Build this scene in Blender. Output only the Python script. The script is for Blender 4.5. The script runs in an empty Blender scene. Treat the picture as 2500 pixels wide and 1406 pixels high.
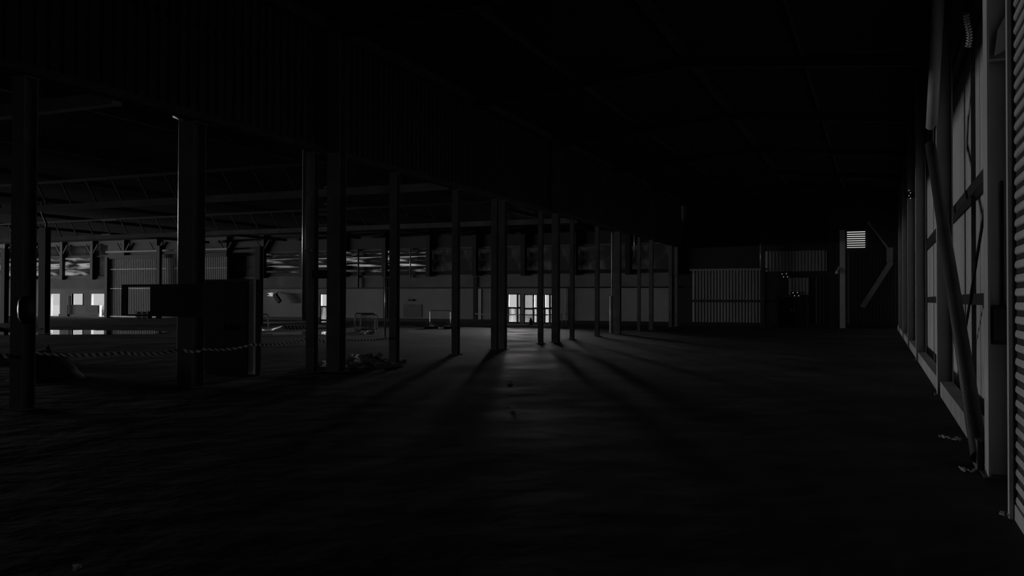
import bpy, math, random
from mathutils import Vector, Matrix, noise
random.seed(7)
S = bpy.context.scene
COL = S.collection

# ------------------------------------------------------------------ camera, sky, light, exposure
F = 2100.0; CX, CY = 1250.0, 703.0
YAW = math.radians(23.1); PITCH = math.atan(28 / F); ROLL = math.radians(0.15)
EYE = Vector((0, 0, 1.7))
fwd = Vector((-math.sin(YAW) * math.cos(PITCH), math.cos(YAW) * math.cos(PITCH), math.sin(PITCH)))
r0 = Vector((math.cos(YAW), math.sin(YAW), 0)); u0 = r0.cross(fwd)
rgt = math.cos(ROLL) * r0 + math.sin(ROLL) * u0
upv = -math.sin(ROLL) * r0 + math.cos(ROLL) * u0
cam_d = bpy.data.cameras.new('camera'); cam = bpy.data.objects.new('camera', cam_d); COL.objects.link(cam)
cam_d.sensor_width = 36; cam_d.lens = F / 2500 * 36; cam_d.clip_end = 600; cam_d.clip_start = .05
cam.matrix_world = Matrix(((rgt.x, upv.x, -fwd.x, 0), (rgt.y, upv.y, -fwd.y, 0), (rgt.z, upv.z, -fwd.z, 1.7), (0, 0, 0, 1)))
S.camera = cam
S.view_settings.view_transform = 'Standard'; S.view_settings.look = 'None'
S.view_settings.exposure = 0.0; S.view_settings.gamma = 1.0
try: S.view_settings.use_curve_mapping = False
except Exception: pass

SKY_LOW, SKY_HIGH = 0.50, 4.0          # overcast sky: dim at the horizon, brighter overhead
END_LIGHT = 42000                      # daylight at the open loading end of the long hall
DOOR_LIGHT = 52000
w = bpy.data.worlds.new('sky'); S.world = w; w.use_nodes = True
nt = w.node_tree; nt.nodes.clear()
out = nt.nodes.new('ShaderNodeOutputWorld'); bg = nt.nodes.new('ShaderNodeBackground')
tc = nt.nodes.new('ShaderNodeTexCoord'); sp = nt.nodes.new('ShaderNodeSeparateXYZ')
mr = nt.nodes.new('ShaderNodeMapRange')
mr.inputs['From Min'].default_value = 0.06; mr.inputs['From Max'].default_value = 0.45
mr.inputs['To Min'].default_value = SKY_LOW; mr.inputs['To Max'].default_value = SKY_HIGH
nt.links.new(tc.outputs['Generated'], sp.inputs[0]); nt.links.new(sp.outputs['Z'], mr.inputs['Value'])
nt.links.new(mr.outputs['Result'], bg.inputs['Strength']); bg.inputs['Color'].default_value = (1, 1, 1, 1)
nt.links.new(bg.outputs[0], out.inputs[0])
w.cycles.sampling_method = 'MANUAL'; w.cycles.sample_map_resolution = 256
S.cycles.max_bounces = 6; S.cycles.diffuse_bounces = 2; S.cycles.glossy_bounces = 4
S.cycles.sample_clamp_indirect = 3.0
S.cycles.use_denoising = True

def area(name, loc, rot, sx, sy, power, portal=False):
    l = bpy.data.lights.new(name, 'AREA'); l.shape = 'RECTANGLE'; l.size = sx; l.size_y = sy
    l.energy = power; o = bpy.data.objects.new(name, l); COL.objects.link(o)
    o.location = loc; o.rotation_euler = rot
    l.cycles.is_portal = portal
    return o
YB = 57.0           # back wall of both halls
XL = -165.0         # open loading end of the long hall, far off to the left
XR = 1.45           # right-hand cladding
XA = -12.0          # row of columns between the two halls
# daylight in the loading doors of the far left end (faces +X)
area('loading_end_daylight', (XL + 1, 29, 2.75), (0, math.radians(-90), 0), 4.6, 54, END_LIGHT)
# unseen lamp strips added outside the back wall, for daylight through doors and windows
area('door_daylight', (-23.5, 72, 2.65), (math.radians(-90), 0, 0), 24, 0.9, DOOR_LIGHT)
area('door_daylight', (-50.5, 72, 2.75), (math.radians(-90), 0, 0), 8, 0.9, DOOR_LIGHT * .05)
area('window_daylight', (-68, 74, 4.2), (math.radians(-90), 0, 0), 16, 2.4, DOOR_LIGHT * .008)

# ------------------------------------------------------------------ pixel helpers (measure the photo, then place things in the hall)
def ray(px, py):
    return (fwd * F + rgt * (px - CX) - upv * (py - CY)).normalized()
def onY(px, Y, py=731):
    d = ray(px, py); t = Y / d.y; return d.x * t
def onX(px, X, py=731):
    d = ray(px, py); t = X / d.x; return d.y * t
def Zat(px, py, X=None, Y=None):
    d = ray(px, py); t = (Y / d.y) if Y is not None else (X / d.x); return 1.7 + d.z * t
def gnd(px, py, h=0.0):
    d = ray(px, py); t = (h - 1.7) / d.z; return Vector((d.x * t, d.y * t, h))
def atY(px, py, Y):
    d = ray(px, py); t = Y / d.y; return EYE + d * t
def atX(px, py, X):
    d = ray(px, py); t = X / d.x; return EYE + d * t

# ------------------------------------------------------------------ materials
def mat(name, base, rough=0.7, metal=0.0, var=0.35, scale=3.0, bump=0.0, bscale=20.0, spec=0.5, stretch=(1, 1, 1), coat=0):
    m = bpy.data.materials.new(name); m.use_nodes = True; n = m.node_tree; b = n.nodes['Principled BSDF']
    t = n.nodes.new('ShaderNodeTexCoord'); mp = n.nodes.new('ShaderNodeMapping'); mp.inputs['Scale'].default_value = stretch
    n.links.new(t.outputs['Object'], mp.inputs[0])
    nz = n.nodes.new('ShaderNodeTexNoise'); nz.inputs['Scale'].default_value = scale; nz.inputs['Detail'].default_value = 6
    n.links.new(mp.outputs[0], nz.inputs['Vector'])
    cr = n.nodes.new('ShaderNodeValToRGB')
    lo, hi = base * (1 - var), min(1, base * (1 + var))
    cr.color_ramp.elements[0].position = .3; cr.color_ramp.elements[1].position = .7
    cr.color_ramp.elements[0].color = (lo, lo, lo, 1); cr.color_ramp.elements[1].color = (hi, hi, hi, 1)
    n.links.new(nz.outputs['Fac'], cr.inputs[0]); n.links.new(cr.outputs[0], b.inputs['Base Color'])
    b.inputs['Roughness'].default_value = rough; b.inputs['Metallic'].default_value = metal
    b.inputs['Specular IOR Level'].default_value = spec
    if bump:
        n2 = n.nodes.new('ShaderNodeTexNoise'); n2.inputs['Scale'].default_value = bscale; n2.inputs['Detail'].default_value = 4
        n.links.new(mp.outputs[0], n2.inputs['Vector'])
        bp = n.nodes.new('ShaderNodeBump'); bp.inputs['Strength'].default_value = bump; bp.inputs['Distance'].default_value = .05
        n.links.new(n2.outputs['Fac'], bp.inputs['Height']); n.links.new(bp.outputs[0], b.inputs['Normal'])
    return m
M = dict(
    steel=mat('dark_painted_steel', .05, .55, .0, .3, 2, .15, 40),
    colA=mat('worn_column_paint', .2, .6, .0, .3, 2, .1, 40),
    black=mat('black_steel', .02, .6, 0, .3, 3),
    galv=mat('galvanised_pipe', .48, .35, .5, .25, 4, .1, 30, stretch=(1, 1, .3)),
    white=mat('whitewashed_wall', .42, .9, 0, .18, .35, .2, 8),
    fascia=mat('grey_fascia', .26, .85, 0, .25, .6),
    dull=mat('dull_board', .17, .85, 0, .45, .8, stretch=(1, 1, 2)),
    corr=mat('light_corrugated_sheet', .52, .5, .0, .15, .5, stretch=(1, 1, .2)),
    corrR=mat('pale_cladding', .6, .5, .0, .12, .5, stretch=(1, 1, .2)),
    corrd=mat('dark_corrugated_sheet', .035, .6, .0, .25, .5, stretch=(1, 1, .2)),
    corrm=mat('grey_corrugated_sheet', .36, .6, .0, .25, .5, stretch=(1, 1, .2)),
    shutter=mat('shutter_slats', .42, .75, 0, .2, 1),
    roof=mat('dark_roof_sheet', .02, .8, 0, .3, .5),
    conc=mat('pale_concrete_kerb', .4, .9, 0, .2, 2, .3, 10),
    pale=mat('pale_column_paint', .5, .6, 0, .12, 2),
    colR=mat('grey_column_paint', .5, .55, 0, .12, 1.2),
    yard=mat('pale_yard', .10, .95, 0, .1, .3),
    leaf=mat('leaves', .06, .8, 0, .5, 6),
    rubble=mat('broken_concrete', .35, .9, 0, .4, 4, .5, 12),
    tarp=mat('dark_tarpaulin', .06, .45, 0, .4, 2, .3, 6),
    paper=mat('torn_paper', .6, .8, 0, .15, 5),
    beam=mat('grey_beam_paint', .26, .8, 0, .3, 1),
    whitep=mat('white_edge_paint', .85, .6, 0, .1, 2),
    board=mat('grey_wall_board', .2, .7, 0, .2, 1.5),
    wood=mat('dark_timber', .06, .8, 0, .3, 3),
)
def floor_mat():
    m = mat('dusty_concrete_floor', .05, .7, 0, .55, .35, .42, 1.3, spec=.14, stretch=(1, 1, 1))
    n = m.node_tree; b = n.nodes['Principled BSDF']
    t = [x for x in n.nodes if x.type == 'MAPPING'][0]
    nz = n.nodes.new('ShaderNodeTexNoise'); nz.inputs['Scale'].default_value = .45; nz.inputs['Detail'].default_value = 5
    n.links.new(t.outputs[0], nz.inputs['Vector'])
    r = n.nodes.new('ShaderNodeMapRange'); r.inputs['From Min'].default_value = .35; r.inputs['From Max'].default_value = .65
    r.inputs['To Min'].default_value = .72; r.inputs['To Max'].default_value = 1.0
    n.links.new(nz.outputs['Fac'], r.inputs['Value']); n.links.new(r.outputs[0], b.inputs['Roughness'])
    return m
M['floor'] = floor_mat()
def pane_mat(name, amount, lo, hi, stretch=(.25, 1, 2.2), scale=1.1, seed=0, dirt=.12):
    """weathered translucent sheet: daylight comes through where the dirt is thin"""
    m = bpy.data.materials.new(name); m.use_nodes = True; n = m.node_tree; n.nodes.clear()
    o = n.nodes.new('ShaderNodeOutputMaterial'); mx = n.nodes.new('ShaderNodeMixShader')
    d = n.nodes.new('ShaderNodeBsdfDiffuse'); d.inputs[0].default_value = (dirt, dirt, dirt, 1)
    tr = n.nodes.new('ShaderNodeBsdfTranslucent'); tr.inputs[0].default_value = (amount, amount, amount, 1)
    t = n.nodes.new('ShaderNodeTexCoord'); mp = n.nodes.new('ShaderNodeMapping'); mp.inputs['Scale'].default_value = stretch
    mp.inputs['Location'].default_value = (seed, seed, seed * 1.7)
    nz = n.nodes.new('ShaderNodeTexNoise'); nz.inputs['Scale'].default_value = scale; nz.inputs['Detail'].default_value = 3
    nz.inputs['Distortion'].default_value = .6
    cr = n.nodes.new('ShaderNodeValToRGB'); cr.color_ramp.elements[0].position = lo; cr.color_ramp.elements[1].position = hi
    n.links.new(t.outputs['Object'], mp.inputs[0]); n.links.new(mp.outputs[0], nz.inputs[0]); n.links.new(nz.outputs['Fac'], cr.inputs[0])
    n.links.new(cr.outputs[0], mx.inputs[0]); n.links.new(d.outputs[0], mx.inputs[1]); n.links.new(tr.outputs[0], mx.inputs[2])
    n.links.new(mx.outputs[0], o.inputs[0]); return m
M['pane_bright'] = pane_mat('weathered_sheet_bright', .36, .42, .62, seed=3, stretch=(.3, 1, 3))  # translucent streaks stand in for reflections on the crinkled sheet
M['pane_streak'] = pane_mat('weathered_sheet_streaky', .14, .50, .66, stretch=(.35, 1, 4.2), seed=8)  # finer translucent streaks imitating reflections in wavy plastic
M['pane_dull'] = pane_mat('weathered_sheet_dull', .03, .3, .7, seed=5, stretch=(1, 1, 1))
M['pane_mid'] = pane_mat('weathered_sheet_mid', .12, .3, .7, seed=9, stretch=(1, 1, 1))
M['frost'] = pane_mat('frosted_panel', .3, .2, .7, seed=1, stretch=(2, 1, .5), dirt=.4)
M['film'] = pane_mat('dirty_film', .13, .25, .6, seed=2, stretch=(1.2, 1, .5), dirt=.3)
def water():
    m = bpy.data.materials.new('shallow_water'); m.use_nodes = True; b = m.node_tree.nodes['Principled BSDF']
    b.inputs['Base Color'].default_value = (.02, .02, .02, 1); b.inputs['Roughness'].default_value = .03
    b.inputs['IOR'].default_value = 1.33; return m
M['water'] = water()
def glow_mat(name, e):
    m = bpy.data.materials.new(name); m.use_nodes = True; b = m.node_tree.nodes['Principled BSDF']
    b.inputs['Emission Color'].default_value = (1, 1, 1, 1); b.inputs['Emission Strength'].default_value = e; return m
M['led'] = glow_mat('lit_diode', .35)  # emission for painted glints: small dots and the floodlight hood
def tape_mat():
    m = bpy.data.materials.new('striped_barrier_tape'); m.use_nodes = True; n = m.node_tree; b = n.nodes['Principled BSDF']
    uv = n.nodes.new('ShaderNodeUVMap'); s = n.nodes.new('ShaderNodeSeparateXYZ'); n.links.new(uv.outputs[0], s.inputs[0])
    a = n.nodes.new('ShaderNodeMath'); a.operation = 'ADD'; n.links.new(s.outputs[0], a.inputs[0]); n.links.new(s.outputs[1], a.inputs[1])
    f = n.nodes.new('ShaderNodeMath'); f.operation = 'FRACT'; n.links.new(a.outputs[0], f.inputs[0])
    g = n.nodes.new('ShaderNodeMath'); g.operation = 'GREATER_THAN'; g.inputs[1].default_value = .5; n.links.new(f.outputs[0], g.inputs[0])
    mx = n.nodes.new('ShaderNodeMix'); mx.data_type = 'RGBA'; n.links.new(g.outputs[0], mx.inputs[0])
    mx.inputs[6].default_value = (.03, .03, .03, 1); mx.inputs[7].default_value = (.85, .85, .85, 1)
    n.links.new(mx.outputs[2], b.inputs['Base Color']); b.inputs['Roughness'].default_value = .3; return m
M['tape'] = tape_mat()

# ------------------------------------------------------------------ mesh builder
class MB:
    def __init__(s): s.v = []; s.f = []; s.uv = None
    def box(s, x0, x1, y0, y1, z0, z1):
        if x0 > x1: x0, x1 = x1, x0
        if y0 > y1: y0, y1 = y1, y0
        if z0 > z1: z0, z1 = z1, z0
        k = len(s.v)
        s.v += [(x0, y0, z0), (x1, y0, z0), (x1, y1, z0), (x0, y1, z0), (x0, y0, z1), (x1, y0, z1), (x1, y1, z1), (x0, y1, z1)]
        s.f += [tuple(k + i for i in q) for q in ((0, 3, 2, 1), (4, 5, 6, 7), (0, 1, 5, 4), (1, 2, 6, 5), (2, 3, 7, 6), (3, 0, 4, 7))]
        return s
    def bar(s, p, q, w_, h_, up=(0, 0, 1)):
        p, q = Vector(p), Vector(q); d = (q - p).normalized(); u = Vector(up)
        if abs(d.dot(u)) > .95: u = Vector((1, 0, 0))
        a = d.cross(u).normalized() * w_ / 2; b = a.cross(d).normalized() * h_ / 2
        k = len(s.v)
        for c in (p, q): s.v += [tuple(c + i * a + j * b) for i, j in ((-1, -1), (1, -1), (1, 1), (-1, 1))]
        s.f += [tuple(k + i for i in f) for f in ((0, 1, 2, 3), (7, 6, 5, 4), (0, 4, 5, 1), (1, 5, 6, 2), (2, 6, 7, 3), (3, 7, 4, 0))]
        return s
    def tube(s, pts, r, n=12):
        pts = [Vector(p) for p in pts]; k = len(s.v)
        ref = None
        for i, p in enumerate(pts):
            d = ((pts[min(i + 1, len(pts) - 1)] - pts[max(i - 1, 0)])).normalized()
            if ref is None: ref = Vector((1, 0, 0)) if abs(d.x) < .8 else Vector((0, 1, 0))
            a = (ref - d * ref.dot(d)).normalized(); b = d.cross(a); ref = a
            rr = r[i] if isinstance(r, (list, tuple)) else r
            s.v += [tuple(p + rr * (math.cos(t) * a + math.sin(t) * b)) for t in [2 * math.pi * j / n for j in range(n)]]
        for i in range(len(pts) - 1):
            for j in range(n):
                s.f.append((k + i * n + j, k + i * n + (j + 1) % n, k + (i + 1) * n + (j + 1) % n, k + (i + 1) * n + j))
        s.f.append(tuple(k + j for j in reversed(range(n)))); s.f.append(tuple(k + (len(pts) - 1) * n + j for j in range(n)))
        return s
    def ibeam(s, cx, cy, z0, z1, d, w_, tf=.02, tw=.014, axis='x'):
        """vertical I section, depth d along axis"""
        def B(a0, a1, b0, b1):
            if axis == 'x': s.box(cx + a0, cx + a1, cy + b0, cy + b1, z0, z1)
            else: s.box(cx + b0, cx + b1, cy + a0, cy + a1, z0, z1)
        B(-d / 2, -d / 2 + tf, -w_ / 2, w_ / 2); B(d / 2 - tf, d / 2, -w_ / 2, w_ / 2); B(-d / 2 + tf, d / 2 - tf, -tw / 2, tw / 2)
        return s
    def corr(s, p0, p1, z0, z1, nrm, pitch=.2, depth=.04):
        """upright sheet with trapezoid ribs from p0 to p1 (xy), ribs towards nrm"""
        p0, p1 = Vector((*p0, 0)), Vector((*p1, 0)); nrm = Vector((*nrm, 0)); L = (p1 - p0).length; d = (p1 - p0) / L
        pts = []; t = 0
        while t < L:
            for ft, fd in ((0, 0), (.32, 0), (.45, 1), (.87, 1)):
                if t + ft * pitch <= L: pts.append((t + ft * pitch, fd * depth))
            t += pitch
        pts.append((L, 0)); k = len(s.v)
        for t, o in pts:
            c = p0 + d * t + nrm * o; s.v += [(c.x, c.y, z0), (c.x, c.y, z1)]
        for i in range(len(pts) - 1): s.f.append((k + 2 * i, k + 2 * i + 2, k + 2 * i + 3, k + 2 * i + 1))
        # back skin gives the sheet a body
        a, b = p0 - nrm * .03, p1 - nrm * .03; k2 = len(s.v)
        s.v += [(a.x, a.y, z0), (b.x, b.y, z0), (b.x, b.y, z1), (a.x, a.y, z1)]; s.f.append((k2, k2 + 1, k2 + 2, k2 + 3))
        return s
    def holes(s, x0, x1, y0, y1, z0, z1, hs):
        xs = sorted({x0, x1} | {min(max(v, x0), x1) for h in hs for v in h[:2]}); zs = sorted({z0, z1} | {min(max(v, z0), z1) for h in hs for v in h[2:]})
        for a, b in zip(xs, xs[1:]):
            run = None
            for c, d in zip(zs, zs[1:]):
                mx_, mz = (a + b) / 2, (c + d) / 2
                if any(h[0] < mx_ < h[1] and h[2] < mz < h[3] for h in hs):
                    if run: s.box(a, b, y0, y1, run[0], run[1]); run = None
                else: run = (run[0] if run else c, d)
            if run: s.box(a, b, y0, y1, run[0], run[1])
        return s
    def build(s, name, m, parent=None, loc=None, smooth=False, kind=None, label=None, cat=None, group=None):
        me = bpy.data.meshes.new(name)
        if parent is not None: base = world_loc(parent); off = base
        else: base = Vector(loc) if loc is not None else Vector((0, 0, 0)); off = base
        me.from_pydata([tuple(Vector(v) - off) for v in s.v], [], s.f); me.update()
        if s.uv:
            u = me.uv_layers.new(name='UVMap')
            for i, c in enumerate(s.uv): u.data[i].uv = c
        o = bpy.data.objects.new(name, me); COL.objects.link(o)
        me.materials.append(M[m] if isinstance(m, str) else m)
        if parent is not None: o.parent = parent
        else: o.location = base
        if smooth:
            for p in me.polygons: p.use_smooth = len(p.vertices) == 4
        if kind: o['kind'] = kind
        if label: o['label'] = label
        if cat: o['category'] = cat
        if group: o['group'] = group
        return o
def world_loc(o):
    v = Vector(o.location)
    while o.parent: o = o.parent; v += Vector(o.location)
    return v
def thing(name, loc, label, cat, group=None):
    o = bpy.data.objects.new(name, None); COL.objects.link(o); o.location = loc; o.empty_display_size = .2
    o['label'] = label; o['category'] = cat
    if group: o['group'] = group
    return o
def struct(name, mb, m, **k): return mb.build(name, m, kind='structure', **k)

# ------------------------------------------------------------------ the shell
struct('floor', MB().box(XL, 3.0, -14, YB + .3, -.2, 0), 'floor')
struct('ground_outside', MB().box(-190, 40, YB + .3, 190, -.25, -.03), 'yard')
RZ = 6.9
# long left hall: flat roof; right hall: shallow pitched roof with ridge at x = -5.1
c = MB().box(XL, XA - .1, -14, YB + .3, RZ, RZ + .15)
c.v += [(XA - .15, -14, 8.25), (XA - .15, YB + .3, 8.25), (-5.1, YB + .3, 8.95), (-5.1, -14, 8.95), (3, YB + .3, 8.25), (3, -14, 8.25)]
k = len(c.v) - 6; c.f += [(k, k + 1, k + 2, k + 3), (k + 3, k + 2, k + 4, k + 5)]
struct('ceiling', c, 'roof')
struct('wall_behind', MB().box(XL, 3, -14.2, -14, 0, 9), 'roof')
# loading end: piers between tall openings
b = MB().box(XL - .3, XL, -14, YB, 5.2, 9).box(XL - .3, XL, -14, 2, 0, 5.2)
for i in range(6): b.box(XL - .3, XL, 2 + i * 10.85, 2.7 + i * 10.85, 0, 5.2)
struct('wall_left', b, 'dull')
# corrugated partition above the column row
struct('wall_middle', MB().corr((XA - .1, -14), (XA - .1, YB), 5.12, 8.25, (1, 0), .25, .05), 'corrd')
# right wall: corrugated cladding behind the columns
struct('wall_right', MB().corr((XR, YB), (XR, 7.6), 0, 8.6, (-1, 0), .2, .035), 'corrR')
struct('wall_right_front', MB().box(1.12, XR + .1, -14, 2.0, 0, 8.7).box(1.12, XR + .1, 2.0, 7.85, 6.2, 8.7).box(.958, XR + .1, 7.80, 7.86, 0, 8.7).box(1.3, 1.4, 2.0, 7.85, 0, 6.2), 'roof')

# ---- back wall of the long hall (Y = 57)
Xh = onY(1640, YB)               # where the right hall starts
W = []                           # openings: x0,x1,z0,z1
def hole(p0, q0, p1, q1, z0=None):
    x0, x1 = onY(p0, YB), onY(p1, YB); za = Zat((p0 + p1) / 2, q0, Y=YB); zb = Zat((p0 + p1) / 2, q1, Y=YB) if z0 is None else z0
    W.append((x0, x1, zb, za)); return W[-1]
h_l1 = hole(124, 717, 146, 770, .05); h_l2 = hole(175, 717, 202, 744); h_l3 = hole(223, 717, 259, 745); h_l4 = hole(243, 744, 259, 771, .05)
h_d0 = hole(782, 717, 800, 780, .0)
h_dA = hole(1240, 717, 1271, 790, 0); h_dB = hole(1279, 718, 1312, 790, 0); h_dC = hole(1312.5, 718, 1352, 790, 0)
struct('wall_back', MB().holes(XL, Xh, YB, YB + .25, 0, 2.5, W), 'white')
pb = MB()
edges = [XL, h_l1[0], h_l1[1], h_l4[0], h_l4[1], h_d0[0], h_d0[1], h_dA[0], h_dA[1], h_dB[0], h_dB[1], h_dC[0], h_dC[1], Xh]
for a, c2 in ((0, 1), (2, 3), (4, 5), (6, 7), (12, 13)):
    pb.box(edges[a], edges[c2], YB - .12, YB, 0, .24)
struct('baseboard_back', pb, 'black')
struct('trim_1', MB().box(XL, Xh, YB - .18, YB + .25, 2.5, 2.6), 'black')          # black ledge
struct('trim_2', MB().box(XL, Xh, YB, YB + .25, 2.6, 3.36), 'fascia')
struct('trim_3', MB().box(XL, Xh, YB - .06, YB + .25, 3.36, 3.52), 'fascia')
struct('trim_4', MB().box(XL, Xh, YB, YB + .25, 3.52, 3.72), 'black')
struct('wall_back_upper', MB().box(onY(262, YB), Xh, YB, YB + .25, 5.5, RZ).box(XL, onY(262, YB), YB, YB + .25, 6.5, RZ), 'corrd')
struct('trim_5', MB().box(XL, Xh, YB - .05, YB + .2, 5.44, 5.56), 'dull')
# glazing bays between posts, every 3.85 m
k0 = -27.25
bays = []
i = 4
nw = 1
while True:
    x1 = min(k0 + 3.85 * i - .16, Xh); x0 = k0 + 3.85 * (i - 1) + .16
    if x1 < -80: break
    if x1 - x0 < .4: i -= 1; continue
    xm = (x0 + x1) / 2
    a_ = math.atan2(x0 + x1, 2 * YB)     # where this bay shows in the photo
    t_ = math.tan(a_ + YAW); px = CX + F * t_
    if px < 240: mm = 'pane_bright'
    elif 600 < px < 950: mm = 'pane_streak'
    elif 950 < px < 1030: mm = 'pane_streak'
    elif px < 285: mm = 'pane_dull'
    elif 285 <= px < 600: mm = None
    else: mm = 'pane_dull'
    if mm and x1 <= Xh + .5:
        fr = MB()
        for (a, b2, c2, d2) in ((x0, x1, 3.72, 3.78), (x0, x1, 5.42, 5.5), (x0, x0 + .06, 3.72, 5.5), (x1 - .06, x1, 3.72, 5.5)): fr.box(a, b2, YB + .02, YB + .12, c2, d2)
        fr = struct('window_%d' % nw, fr, 'black', loc=(xm, YB, 3.7))
        MB().box(x0 + .06, x1 - .06, YB + .06, YB + .075, 3.78, 5.42).build('pane', mm, fr)
        if px < 285:
            f2 = struct('window_%d' % (nw + 40), MB().box(x0, x1, YB + .02, YB + .12, 5.56, 5.62).box(x0, x0 + .06, YB + .02, YB + .12, 5.62, 6.5).box(x1 - .06, x1, YB + .02, YB + .12, 5.62, 6.5), 'black', loc=(xm, YB, 5.5))
            MB().box(x0 + .06, x1 - .06, YB + .06, YB + .075, 5.62, 6.5).build('pane', 'pane_mid', f2)
        nw += 1
    if x0 < Xh:
        pm = MB().box(x1, x1 + .32, YB - .22, YB + .12, 3.4, RZ)
        if px < 600:
            for sx in (-1, 1): pm.bar((x1 + .16, YB - .15, 5.55), (x1 + .16 + sx * .75, YB - .15, 6.6), .1, .12)
        struct('trim_%d' % (10 + nw + (50 if mm is None else 0)), pm, 'black')
    i -= 1
struct('wall_back_infill', MB().box(onY(262, YB) - 1, onY(640, YB), YB + .02, YB + .2, 3.72, 5.5), 'dull')

# light corrugated enclosure standing in front of the back wall
ex0, ex1 = onY(260, 56.4), onY(556, 56.4)
en = thing('corrugated_enclosure', ((ex0 + ex1) / 2, 56.4, 0), 'pale corrugated sheet enclosure with thin rails against the back wall, left', 'enclosure')
MB().corr((ex0, 56.4), (ex1, 56.4), 0.0, 5.2, (0, -1), .2, .045).build('cladding', 'corr', en)
for (z, hgt) in ((2.55, .05), (4.25, .05), (.06, .1)):
    MB().box(ex0, ex1, 56.28, 56.36, z, z + hgt).build('rail', 'galv', en)
MB().box(ex0 + 0, ex0 + .32, 56.15, 56.35, 0, 5.35).build('corner_post', 'black', en)
MB().box(ex0, ex1, 56.2, 56.4, 5.2, 5.5).build('head_beam', 'black', en)
MB().box(ex0, ex1, 56.25, 56.45, 5.75, 5.9).build('roof_edge', 'corr', en)

# ---- right hall end wall
xa, xb = Xh, XR
ew = MB()
def X_(p): return onY(p, YB)
dx0, dx1 = X_(1895), X_(1974)
dz = Zat(1935, 722, Y=YB)
struct('wall_end_lower', MB().corr((X_(1690), YB), (X_(1857), YB), .25, 3.65, (0, -1), .2, .045), 'corrm')
struct('trim_60', MB().box(X_(1685), X_(1860), YB - .16, YB, 3.62, 3.74), 'corrm')
struct('trim_61', MB().box(X_(1690), X_(1860), YB - .1, YB - .05, 1.55, 1.72), 'steel')
struct('trim_62', MB().box(X_(1640), X_(1895), YB - .05, YB + .2, 0, .25).box(X_(1974), XR, YB - .05, YB + .2, 0, .25), 'black')
v0, v1 = X_(2068), X_(2113); vz0, vz1 = Zat(2090, 605, Y=YB), Zat(2090, 562, Y=YB)
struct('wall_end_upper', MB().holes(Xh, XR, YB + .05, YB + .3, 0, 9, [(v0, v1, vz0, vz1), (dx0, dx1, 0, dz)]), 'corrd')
struct('wall_end_backing', MB().box(dx0 - .1, dx1 + .1, YB + .31, YB + .36, 0, dz + .1), 'black')
struct('wall_end_patch', MB().corr((X_(1868), YB), (X_(2020), YB), Zat(1950, 662, Y=YB), Zat(1950, 612, Y=YB), (0, -1), .2, .04), 'corrm')  # paler sheet paints the light that falls here from under the partition
struct('wall_end_over_door', MB().corr((X_(1925), YB), (X_(1975), YB), dz + .05, Zat(1950, 678, Y=YB), (0, -1), .2, .04), 'corrm')  # paler panel laid in for the lit patch above the door
struct('wall_end_right', MB().corr((X_(1990), YB), (X_(2020), YB), .25, Zat(1950, 678, Y=YB), (0, -1), .2, .04).corr((X_(2068), YB), (X_(2185), YB), .3, 4.6, (0, -1), .2, .04), 'corrd')
dr = MB().box(dx0, dx0 + .1, YB - .06, YB + .2, 0, dz).box(dx1 - .1, dx1, YB - .06, YB + .2, 0, dz).box(dx0, dx1, YB - .06, YB + .2, dz - .1, dz)
dr = struct('door_1', dr, 'steel', loc=((dx0 + dx1) / 2, YB, 0))
xm = (dx0 + dx1) / 2
for a, b2 in ((dx0 + .1, xm - .01), (xm + .01, dx1 - .1)):
    lf = MB().box(a, b2, YB + .06, YB + .11, 0, dz - .1).build('door_leaf', 'black', dr)
    MB().tube([(xm + (-.08 if a < xm - .5 else .08), YB + .03, 1.0), (xm + (-.08 if a < xm - .5 else .08), YB + .03, 1.2)], .012, 8).build('handle', 'galv', lf)
# louvred vent, daylight between the slats
vent = thing('louvred_vent', ((v0 + v1) / 2, YB - .1, vz0), 'square louvred vent with bright gaps high on the far end wall', 'vent')
fr = MB().box(v0 - .05, v1 + .05, YB - .12, YB + .02, vz0 - .05, vz0).box(v0 - .05, v1 + .05, YB - .12, YB + .02, vz1, vz1 + .05).box(v0 - .05, v0, YB - .12, YB + .02, vz0, vz1).box(v1, v1 + .05, YB - .12, YB + .02, vz0, vz1)
fr.build('frame', 'steel', vent)
for i in range(8):
    zc = vz0 + (vz1 - vz0) * (i + .0) / 8
    MB().box(v0, v1, YB - .04, YB + .02, zc + .055, zc + (vz1 - vz0) / 8).build('slat', 'steel', vent)
area('daylight_portal', ((v0 + v1) / 2, YB + .32, (vz0 + vz1) / 2), (math.radians(-90), 0, 0), v1 - v0, vz1 - vz0, 1, True)

# ------------------------------------------------------------------ doors with daylight
def glazed_door(n, h, split=.52, top='clear', low='frost', lean=0):
    x0, x1, z0, z1 = h
    fr = MB(); t = .06
    fr.box(x0, x0 + t, YB + .02, YB + .12, 0, z1).box(x1 - t, x1, YB + .02, YB + .12, 0, z1).box(x0, x1, YB + .02, YB + .12, z1 - t, z1).box(x0, x1, YB + .02, YB + .12, 0, .08)
    zs = z1 * split; fr.box(x0, x1, YB + .02, YB + .12, zs - .06, zs + .06)
    d = struct('door_%d' % n, fr, 'steel', loc=((x0 + x1) / 2, YB, 0))
    if low: MB().box(x0 + t, x1 - t, YB + .06, YB + .08, .08, zs - .06).build('lower_panel', low, d)
    if top != 'clear': MB().box(x0 + t, x1 - t, YB + .06, YB + .08, zs + .06, z1 - t).build('upper_panel', top, d)
    return d
dA = (h_dA[0], onY(1263, YB), 0, h_dA[3]); glazed_door(2, dA)
dA2 = (onY(1263, YB), h_dA[1], 0, h_dA[3]); glazed_door(8, dA2, .52, 'film', 'film')
dB = (h_dB[0], onY(1302, YB), 0, h_dB[3]); glazed_door(3, dB, .5, 'film', 'film')
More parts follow.
